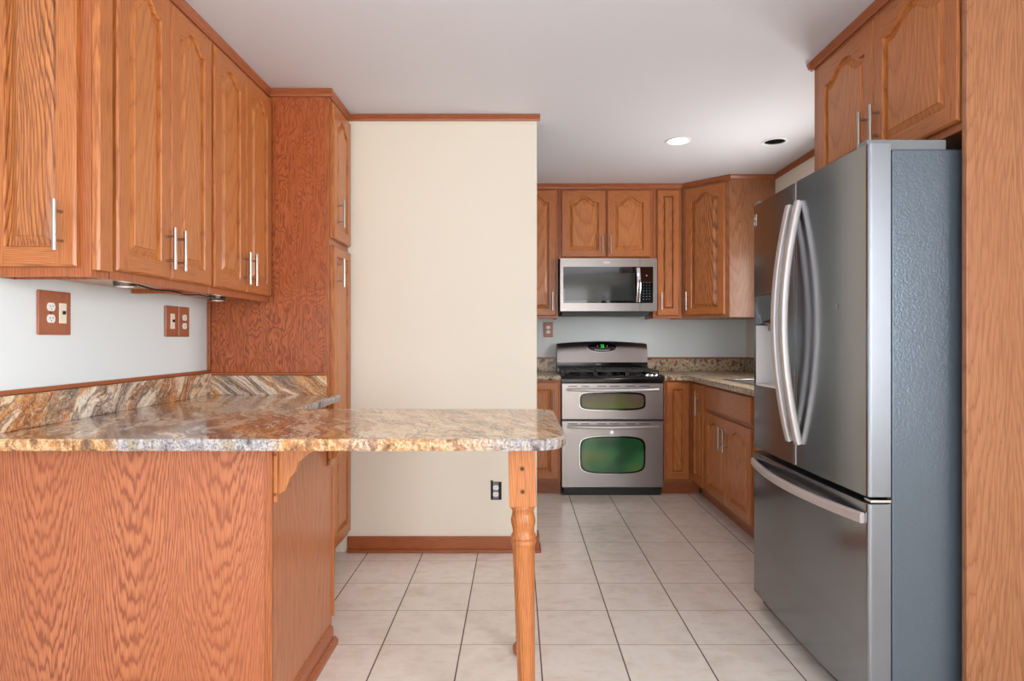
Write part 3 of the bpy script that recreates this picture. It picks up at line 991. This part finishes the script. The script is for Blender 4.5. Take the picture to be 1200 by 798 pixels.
def oven_door(name, z0, z1, wz0, wz1, glass, hz, badge):
    m = MB(); m.box(0.004, 0, z0, W_ - 0.004, 0.036, z1, STEEL)
    for i, (a, b) in enumerate(((0.03, 0.10), (0.13, 0.19), (0.25, 0.32), (0.345, 0.42), (0.47, 0.54), (0.57, 0.65))):
        m.box(a + 0.02, -0.0008, z1 - 0.024, b + 0.02, 0.002, z1 - 0.018, SLOT)
    d = obj(name, m, r, 0.0025)
    cz, hb = (wz0 + wz1) / 2, (wz1 - wz0) / 2
    m = MB()
    m.prism(superel(0.388, cz, 0.252, hb + 0.008)[::-1], -0.0018, 0.001, CHROME, 'y')
    m.prism(superel(0.388, cz, 0.249, hb + 0.005)[::-1], -0.0030, 0.001, BLACK, 'y')
    m.prism(superel(0.388, cz, 0.236, hb - 0.006)[::-1], -0.0040, 0.001, glass, 'y')
    obj('oven_window', m, d)
    m = MB()
    path = [(0.045 + 0.686 * t / 24, -0.014 - 0.036 * math.sin(PI * t / 24) ** 0.7, hz - 0.004 * math.sin(PI * t / 24)) for t in range(25)]
    m.sweep(path, (0, 0, 1), HANDLE, 0.0105, 0.008, 14, 2.4)
    for x in (0.05, 0.726):
        m.box(x - 0.012, -0.018, hz - 0.010, x + 0.012, 0.001, hz + 0.010, HANDLE)
    obj('handle', m, d)
    if badge:
        m = MB(); m.cyl((0.382, 0.0, z1 - 0.083), (0.382, -0.002, z1 - 0.083), 0.017, LGREYP, 24)
        m.cyl((0.382, -0.002, z1 - 0.083), (0.382, -0.0026, z1 - 0.083), 0.013, CHROME, 24)
        obj('badge', m, d)
oven_door('upper_oven_door', 0.580, 0.851, 0.654, 0.780, OVENUP, 0.806, False)
oven_door('lower_oven_door', 0.064, 0.566, 0.172, 0.446, OVENLOW, 0.526, True)
# backguard: arched top, curved face
m = MB()
nx, nz = 24, 8
grid = []
for j in range(nz + 1):
    t = j / nz
    for i in range(nx + 1):
        u = i / nx
        top = 1.148 + 0.020 * math.sin(PI * u) ** 0.8
        z = 0.992 + (top - 0.992) * t
        y = 0.535 + 0.030 * t + 0.055 * max(0, t - 0.6) ** 2 * 3
        x = 0.002 + 0.764 * u
        grid.append((x, y, z))
n1 = nx + 1
m.add(grid, [(j * n1 + i, j * n1 + i + 1, (j + 1) * n1 + i + 1, (j + 1) * n1 + i) for j in range(nz) for i in range(nx)], STEEL, True)
tops = grid[nz * n1:]
back = [(p[0], 0.625, p[2]) for p in tops]
m.add(tops + back, [(i, i + 1, n1 + i + 1, n1 + i) for i in range(nx)], STEEL, True)
for i in (0, nx):
    sidep = [grid[j * n1 + i] for j in range(nz + 1)] + [(grid[i][0], 0.625, tops[i][2]), (grid[i][0], 0.625, 0.992)]
    m.face(sidep, STEEL)
bgd = obj('backguard', m, r)
m = MB(); m.box(0.002, 0.545, 0.905, 0.766, 0.625, 0.992, BLACK)
m.box(0.33, 0.5442, 0.972, 0.37, 0.5455, 0.976, MARKW)
obj('back_riser', m, r, 0.002)
m = MB()
ell = lambda a, b, cz: [(0.384 + a * math.cos(2 * PI * i / 40), cz + b * math.sin(2 * PI * i / 40)) for i in range(40)]
def face_y(z):
    t = (z - 0.992) / 0.176
    return 0.535 + 0.030 * t + 0.055 * max(0, t - 0.6) ** 2 * 3
def on_face(poly, off, mat):
    m.face([(p[0], face_y(p[1]) - off, p[1]) for p in poly], mat)
for a, b, o_, mt in ((0.126, 0.041, 0.0012, CHROME), (0.122, 0.038, 0.0022, BLKGLASS)):
    # fan strips keep the plate on the curved face
    for i in range(40):
        t0, t1 = 2 * PI * i / 40, 2 * PI * (i + 1) / 40
        for k in range(6):
            r0_, r1_ = k / 6, (k + 1) / 6
            q = [(0.384 + a * rr * math.cos(t), 1.118 + b * rr * math.sin(t)) for rr, t in ((r0_, t0), (r1_, t0), (r1_, t1), (r0_, t1))]
            if k == 0:
                q = q[1:]
            on_face(q, o_, mt)
dsp = obj('display', m, bgd)
m = MB()
def seg(x, z, w, h, mat):
    on_face([(x, z), (x + w, z), (x + w, z + h), (x, z + h)], 0.0032, mat)
for x0 in (0.372, 0.388):
    seg(x0, 1.138, 0.010, 0.003, GREENLED); seg(x0, 1.126, 0.010, 0.003, GREENLED); seg(x0, 1.114, 0.010, 0.003, GREENLED)
    seg(x0 + 0.008, 1.114, 0.003, 0.026, GREENLED)
for i in range(9):
    seg(0.322 + 0.0145 * i, 1.091 + 0.0010 * (abs(i - 4) ** 1.5) * 0.4, 0.009, 0.006, MARKW)
seg(0.345, 1.118, 0.002, 0.018, MARKW); seg(0.425, 1.118, 0.002, 0.018, MARKW)
obj('display_markings', m, dsp)
# burners and grates
for bx_, by_ in ((0.17, 0.17), (0.17, 0.42), (0.388, 0.30), (0.606, 0.17), (0.606, 0.42)):
    m = MB(); m.lathe([(0.052, 0.907), (0.050, 0.914), (0.036, 0.917), (0.036, 0.923), (0.030, 0.926)], IRON, (bx_, by_), 20)
    obj('burner', m, r)
for gx0, gx1 in ((0.022, 0.262), (0.268, 0.508), (0.514, 0.754)):
    m = MB()
    for x in (gx0, gx1 - 0.010):
        m.box(x, 0.07, 0.934, x + 0.010, 0.52, 0.948, IRON)
        for y in (0.07, 0.508):
            m.box(x, y, 0.907, x + 0.012, y + 0.012, 0.936, IRON)
    for y in (0.07, 0.17, 0.29, 0.42, 0.51):
        m.box(gx0, y, 0.934, gx1, y + 0.010, 0.950, IRON)
    xm = (gx0 + gx1) / 2
    m.box(xm - 0.005, 0.07, 0.936, xm + 0.005, 0.52, 0.952, IRON)
    obj('grate', m, r, 0.002)
for kx in (0.655, 0.690, 0.725):
    m = MB(); m.lathe([(0.015, 0.0), (0.015, 0.010), (0.012, 0.016)], CHROME, (0, 0), 18)
    obj('knob', m, r, 0, (kx, 0.035, 0.905))

# ------------------------------------------------------------------ base cabinets of the kitchen
base_cabinet('base_cabinet', 'oak base cabinet left of the range, peeking past the granite peninsula end', (-0.03, 4.755, 0), 0, 0.362, 0.62,
             [(0.055, 0.125, 0.290, 0.735, False, 0.248, 0.60)])
base_cabinet('base_cabinet', 'oak base cabinet with one narrow door between the range and the inside corner', (1.114, 4.755, 0), 0, 0.225, 0.62,
             [(0.016, 0.125, 0.176, 0.735, False)], toe=0.066)
base_cabinet('base_cabinet', 'narrow oak base cabinet at the inside corner, left of the sink cabinet', (1.342, 4.752, 0), RN, 0.330, 0.62,
             [(0.022, 0.125, 0.275, 0.735, False, 0.200, 0.58)])
base_cabinet('sink_cabinet', 'oak sink base cabinet with double doors and false drawer front beside the fridge', (1.342, 4.420, 0), RN, 0.905, 0.62,
             [(0.025, 0.125, 0.420, 0.550, True, 0.382, 0.425, dict(rise=0.03)), (0.453, 0.125, 0.420, 0.550, True, 0.038, 0.425, dict(rise=0.03))],
             [(0.025, 0.700, 0.848, 0.160)])
base_cabinet('base_cabinet', 'oak base cabinet behind the fridge, between the fridge and the sink cabinet', (1.342, 3.512, 0), RN, 0.66, 0.62,
             [(0.02, 0.125, 0.62, 0.735, False, 0.55, 0.60)])

# countertops
def flat_top(name, label, pts, bs, hole=None):
    t_ = thing(name, label, 'countertop', (pts[0][0], pts[0][1], 0.877))
    if hole is None:
        at_parent(slab('slab', pts, 0.877, 0.91, GRANB, GRANB, rough=0.0006), t_)
    m = MB()
    for b in bs:
        m.box(*b, GRANB)
    at_parent(obj('backsplash', m, None, 0.002), t_)
    return t_
flat_top('granite_countertop', 'short brown speckled granite counter left of the range', [(-0.03, 4.725), (0.330, 4.725), (0.330, 5.378), (-0.03, 5.378)],
         [(-0.03, 5.358, 0.9102, 0.330, 5.379, 1.018)])
ctr = flat_top('granite_countertop', 'brown speckled granite counter turning the corner from range to sink', [(1.116, 4.725)], [(1.116, 5.358, 0.9102, 1.945, 5.379, 1.018), (1.948, 2.86, 0.9102, 1.969, 5.379, 1.018)], hole=True)
# slab in pieces around the sink opening
sx0, sx1, sy0, sy1 = 1.42, 1.86, 3.62, 4.30
m = MB()
m.prism([(1.116, 4.725), (1.245, 4.725), (1.292, 4.675), (1.292, sy1), (1.968, sy1), (1.968, 5.378), (1.116, 5.378)], 0.877, 0.91, GRANB)
m.box(1.292, sy0, 0.877, sx0, sy1, 0.91, GRANB); m.box(sx1, sy0, 0.877, 1.968, sy1, 0.91, GRANB)
m.box(1.292, 2.86, 0.877, 1.968, sy0, 0.91, GRANB)
at_parent(obj('slab', m), ctr)
for nm, bx_ in (('trim_15', (-0.03, 5.362, 1.019, 0.330, 5.379, 1.032)), ('trim_16', (1.116, 5.362, 1.019, 1.945, 5.379, 1.032)), ('trim_17', (1.952, 2.86, 1.019, 1.969, 5.379, 1.032))):
    m = MB(); m.box(*bx_, OAKT); struct(nm, m, 0.002)
# drop-in sink
r = thing('kitchen_sink', 'stainless sink set into the brown granite counter beside the fridge', 'sink', (sx0, sy0, 0.91))
m = MB()
a, b = sx1 - sx0, sy1 - sy0
g = 0.012
m.box(-g, -g, 0.0005, a + g, 0.012, 0.005, CHROME); m.box(-g, b - 0.012, 0.0005, a + g, b + g, 0.005, CHROME)
m.box(-g, 0.012, 0.0005, 0.012, b - 0.012, 0.005, CHROME); m.box(a - 0.012, 0.012, 0.0005, a + g, b - 0.012, 0.005, CHROME)
obj('rim', m, r, 0.002)
m = MB()
z0 = -0.03
m.box(0.004, 0.004, z0, 0.010, b - 0.004, 0.0004, STEEL); m.box(a - 0.010, 0.004, z0, a - 0.004, b - 0.004, 0.0004, STEEL)
m.box(0.010, 0.004, z0, a - 0.010, 0.010, 0.0004, STEEL); m.box(0.010, b - 0.010, z0, a - 0.010, b - 0.004, 0.0004, STEEL)
m.box(0.004, 0.004, z0 - 0.003, a - 0.004, b - 0.004, z0, STEEL)
obj('basin', m, r)

# ------------------------------------------------------------------ refrigerator
FX, FY, FW = 1.05, 2.808, 0.920
fr = thing('refrigerator', 'dark stainless french-door refrigerator with ice dispenser and curved handles', 'refrigerator', (FX, FY, 0), RN)
bulge = lambda x: 0.010 * ((x - FW / 2) / (FW / 2)) ** 2
def door_profile(xa, xb, rl, rr, yb=0.078):
    pts = []
    R_ = 0.012
    if rl:
        pts += [(xa, yb)] + [(xa + R_ - R_ * math.cos(t), bulge(xa) + R_ - R_ * math.sin(t)) for t in [PI / 2 * i / 6 for i in range(6)]]
        s0 = xa + R_
    else:
        pts += [(xa, yb)]
        s0 = xa
    s1 = xb - R_ if rr else xb
    pts += [(s0 + (s1 - s0) * i / 14, bulge(s0 + (s1 - s0) * i / 14)) for i in range(15)]
    if rr:
        pts += [(xb - R_ + R_ * math.sin(t), bulge(xb) + R_ - R_ * math.cos(t)) for t in [PI / 2 * i / 6 for i in range(1, 7)]]
    pts += [(xb, yb)]
    return pts
def fdoor(m, xa, xb, z0, z1, rl, rr):
    pts = door_profile(xa, xb, rl, rr)
    n = len(pts)
    v = [(p[0], p[1], z0) for p in pts] + [(p[0], p[1], z1) for p in pts]
    for i in range(n):
        j = (i + 1) % n
        side = (abs(pts[i][0] - pts[j][0]) < 0.004) and (pts[i][1] > bulge(pts[i][0]) + 0.004 or pts[j][1] > 0.03)
        m.add([v[i], v[j], v[n + j], v[n + i]], [(0, 1, 2, 3)], STEELL if side else STEELD, True)
    m.add(v, [tuple(range(n - 1, -1, -1)), tuple(range(n, 2 * n))], STEELL)
# body
m = MB(); m.box(0.008, 0.088, 0.03, FW - 0.010, 0.89, 1.765, FSIDE)
m.box(0.02, 0.10, 0.0, FW - 0.02, 0.86, 0.03, BLACKM)
obj('body', m, fr, 0.004)
m = MB(); m.box(0.014, 0.076, 0.06, FW - 0.016, 0.0885, 1.76, SLOT)
obj('door_gasket', m, fr)
m = MB(); m.box(0.01, 0.05, 0.01, FW - 0.01, 0.087, 0.062, BLACKM)
obj('kick_grille', m, fr, 0.003)
# left door with dispenser opening
dx0, dx1, dz0, dz1 = 0.042, 0.285, 0.985, 1.378
m = MB()
fdoor(m, 0.0, dx0, 0.712, 1.78, True, False)
fdoor(m, dx0, dx1, 0.712, dz0, False, False)
fdoor(m, dx0, dx1, dz1, 1.78, False, False)
fdoor(m, dx1, 0.4435, 0.712, 1.78, False, True)
ld = obj('left_door', m, fr)
m = MB()
yo = 0.006
m.box(dx0 + 0.001, 0.066, dz0 + 0.001, dx1 - 0.001, 0.072, dz1 - 0.001, LGREYP)
m.box(dx0 + 0.001, yo, dz0 + 0.001, dx0 + 0.006, 0.066, dz1 - 0.13, LGREYP)
m.box(dx1 - 0.006, yo, dz0 + 0.001, dx1 - 0.001, 0.066, dz1 - 0.13, LGREYP)
m.box(dx0 + 0.006, yo, dz0 + 0.001, dx1 - 0.006, 0.066, dz0 + 0.010, LGREYP)
dp = obj('dispenser', m, ld)
m = MB()
m.prism([(0.004, dz1 - 0.001), (0.066, dz1 - 0.001), (0.066, dz1 - 0.13), (0.022, dz1 - 0.122)][::-1], dx0 + 0.001, dx1 - 0.001, BLKGLASS, 'x')
m.box(dx0 + 0.09, 0.022, dz1 - 0.155, dx0 + 0.15, 0.06, dz1 - 0.124, GREYP)
m.prism([(0.02, dz1 - 0.125), (0.06, dz1 - 0.125), (0.05, dz1 - 0.185), (0.04, dz1 - 0.19)][::-1], dx0 + 0.185, dx0 + 0.205, GREYP, 'x')
obj('control_panel', m, dp, 0.002)
m = MB()
yb_ = bulge(0.03) - 0.0012
def st(x0, z0, x1, z1):
    m.box(x0, yb_, z0, x1, yb_ + 0.002, z1, MARKW)
m.box(0.012, yb_ + 0.0006, 1.688, 0.050, yb_ + 0.003, 1.742, GREYP)
st(0.041, 1.690, 0.046, 1.740); st(0.020, 1.720, 0.041, 1.725); st(0.016, 1.698, 0.020, 1.710); st(0.016, 1.698, 0.030, 1.702)
obj('badge', m, ld)
# right door
m = MB()
fdoor(m, 0.4475, FW, 0.712, 1.78, True, True)
rd = obj('right_door', m, fr)
m = MB(); m.cyl((0.745, bulge(0.745) - 0.0015, 1.297), (0.745, bulge(0.745) + 0.001, 1.297), 0.011, GREYP, 18)
obj('round_mark', m, rd)
# drawer
m = MB()
fdoor(m, 0.0, FW, 0.066, 0.690, True, True)
dw = obj('freezer_drawer', m, fr)
# handles
def bow_handle(par, x):
    m = MB()
    K = 30
    path = [(x, -0.004 - 0.057 * math.sin(PI * i / K) ** 0.9, 0.800 + 0.900 * i / K) for i in range(K + 1)]
    m.sweep(path, (1, 0, 0), HANDLE, 0.0165, 0.0125, 16, 5)
    obj('handle', m, par)
bow_handle(ld, 0.408)
bow_handle(rd, 0.484)
m = MB()
K = 34
path = [(0.026 + 0.878 * i / K, -0.004 + bulge(0.026 + 0.878 * i / K) * 0.5 - 0.048 * math.sin(PI * i / K) ** 0.9, 0.645) for i in range(K + 1)]
m.sweep(path, (0, 0, 1), HANDLE, 0.0165, 0.009, 16, 4)
obj('handle', m, dw)
# hinges
m = MB(); m.box(FW - 0.060, 0.012, 1.781, FW - 0.012, 0.075, 1.796, GREYP)
m.box(FW - 0.085, 0.075, 1.766, FW - 0.02, 0.26, 1.798, GREYP)
obj('hinge_cover', m, fr, 0.003)
m = MB(); m.box(0.012, 0.012, 1.781, 0.060, 0.075, 1.796, GREYP)
m.box(0.02, 0.075, 1.766, 0.085, 0.26, 1.798, GREYP)
obj('hinge_cover', m, fr, 0.003)
m = MB(); m.box(FW - 0.04, 0.02, 0.6935, FW - 0.004, 0.082, 0.7015, CHROME)
obj('center_hinge', m, fr, 0.001)

# cabinet over the refrigerator and the tall end panel
wall_cabinet('wall_cabinet', 'deep oak double-door cabinet over the refrigerator on the right', (1.345, 2.83, 1.822), RN, 0.963, 0.615, 0.622,
             [(0.075, 0.024, 0.425, 0.535, True, 0.388, 0.130), (0.504, 0.024, 0.445, 0.535, True, 0.036, 0.130)])
m = MB(); m.box(1.326, 1.845, 0.0, 1.969, 1.8655, 2.439, OAKTALL)
tag(obj('end_panel', m, None, 0.002), 'tall plain oak end panel from floor to ceiling at the near side of the refrigerator', 'panel')

# ------------------------------------------------------------------ recessed ceiling lights
def can(label, x, y, lit):
    r = thing('recessed_light', label, 'ceiling light', (x, y, H), 0)
    m = MB()
    ring = lambda pr, mt: m.lathe(pr, mt, (0, 0), 32)
    n = 32
    pr = [(0.080, -0.0005), (0.079, -0.004), (0.064, -0.004), (0.062, 0.004)]
    v = [(q * math.cos(2 * PI * i / n), q * math.sin(2 * PI * i / n), z) for q, z in pr for i in range(n)]
    m.add(v, [(j * n + i, j * n + (i + 1) % n, (j + 1) * n + (i + 1) % n, (j + 1) * n + i) for j in range(3) for i in range(n)], WHITEP, True)
    obj('trim_ring', m, r)
    m = MB()
    pr = [(0.062, 0.002), (0.056, 0.07), (0.050, 0.14), (0.001, 0.142)]
    v = [(q * math.cos(2 * PI * i / n), q * math.sin(2 * PI * i / n), z) for q, z in pr for i in range(n)]
    m.add(v, [(j * n + i, j * n + (i + 1) % n, (j + 1) * n + (i + 1) % n, (j + 1) * n + i) for j in range(3) for i in range(n)], WHITEP if lit else BLACKM, True)
    obj('baffle', m, r)
    if lit:
        m = MB(); m.lathe([(0.058, 0.012), (0.040, 0.001), (0.020, -0.003), (0.001, -0.004)][::-1], LAMPLENS, (0, 0), 28)
        obj('bulb', m, r)
        l = bpy.data.lights.new('can_glow', 'SPOT'); l.energy = 9; l.color = (1, 0.9, 0.76); l.spot_size = 2.3; l.spot_blend = 0.6; l.shadow_soft_size = 0.05
        lo = bpy.data.objects.new('can_glow', l); lo.location = (0, 0, -0.02); lo.parent = r; col.objects.link(lo)
    else:
        m = MB(); m.lathe([(0.012, 0.06), (0.030, 0.075), (0.034, 0.10), (0.018, 0.135)], GREYP, (0, 0), 20)
        obj('bulb', m, r)
can('lit round recessed ceiling light over the kitchen floor', 1.018, 3.95, True)
can('unlit dark recessed ceiling light near the right wall', 1.634, 3.966, False)
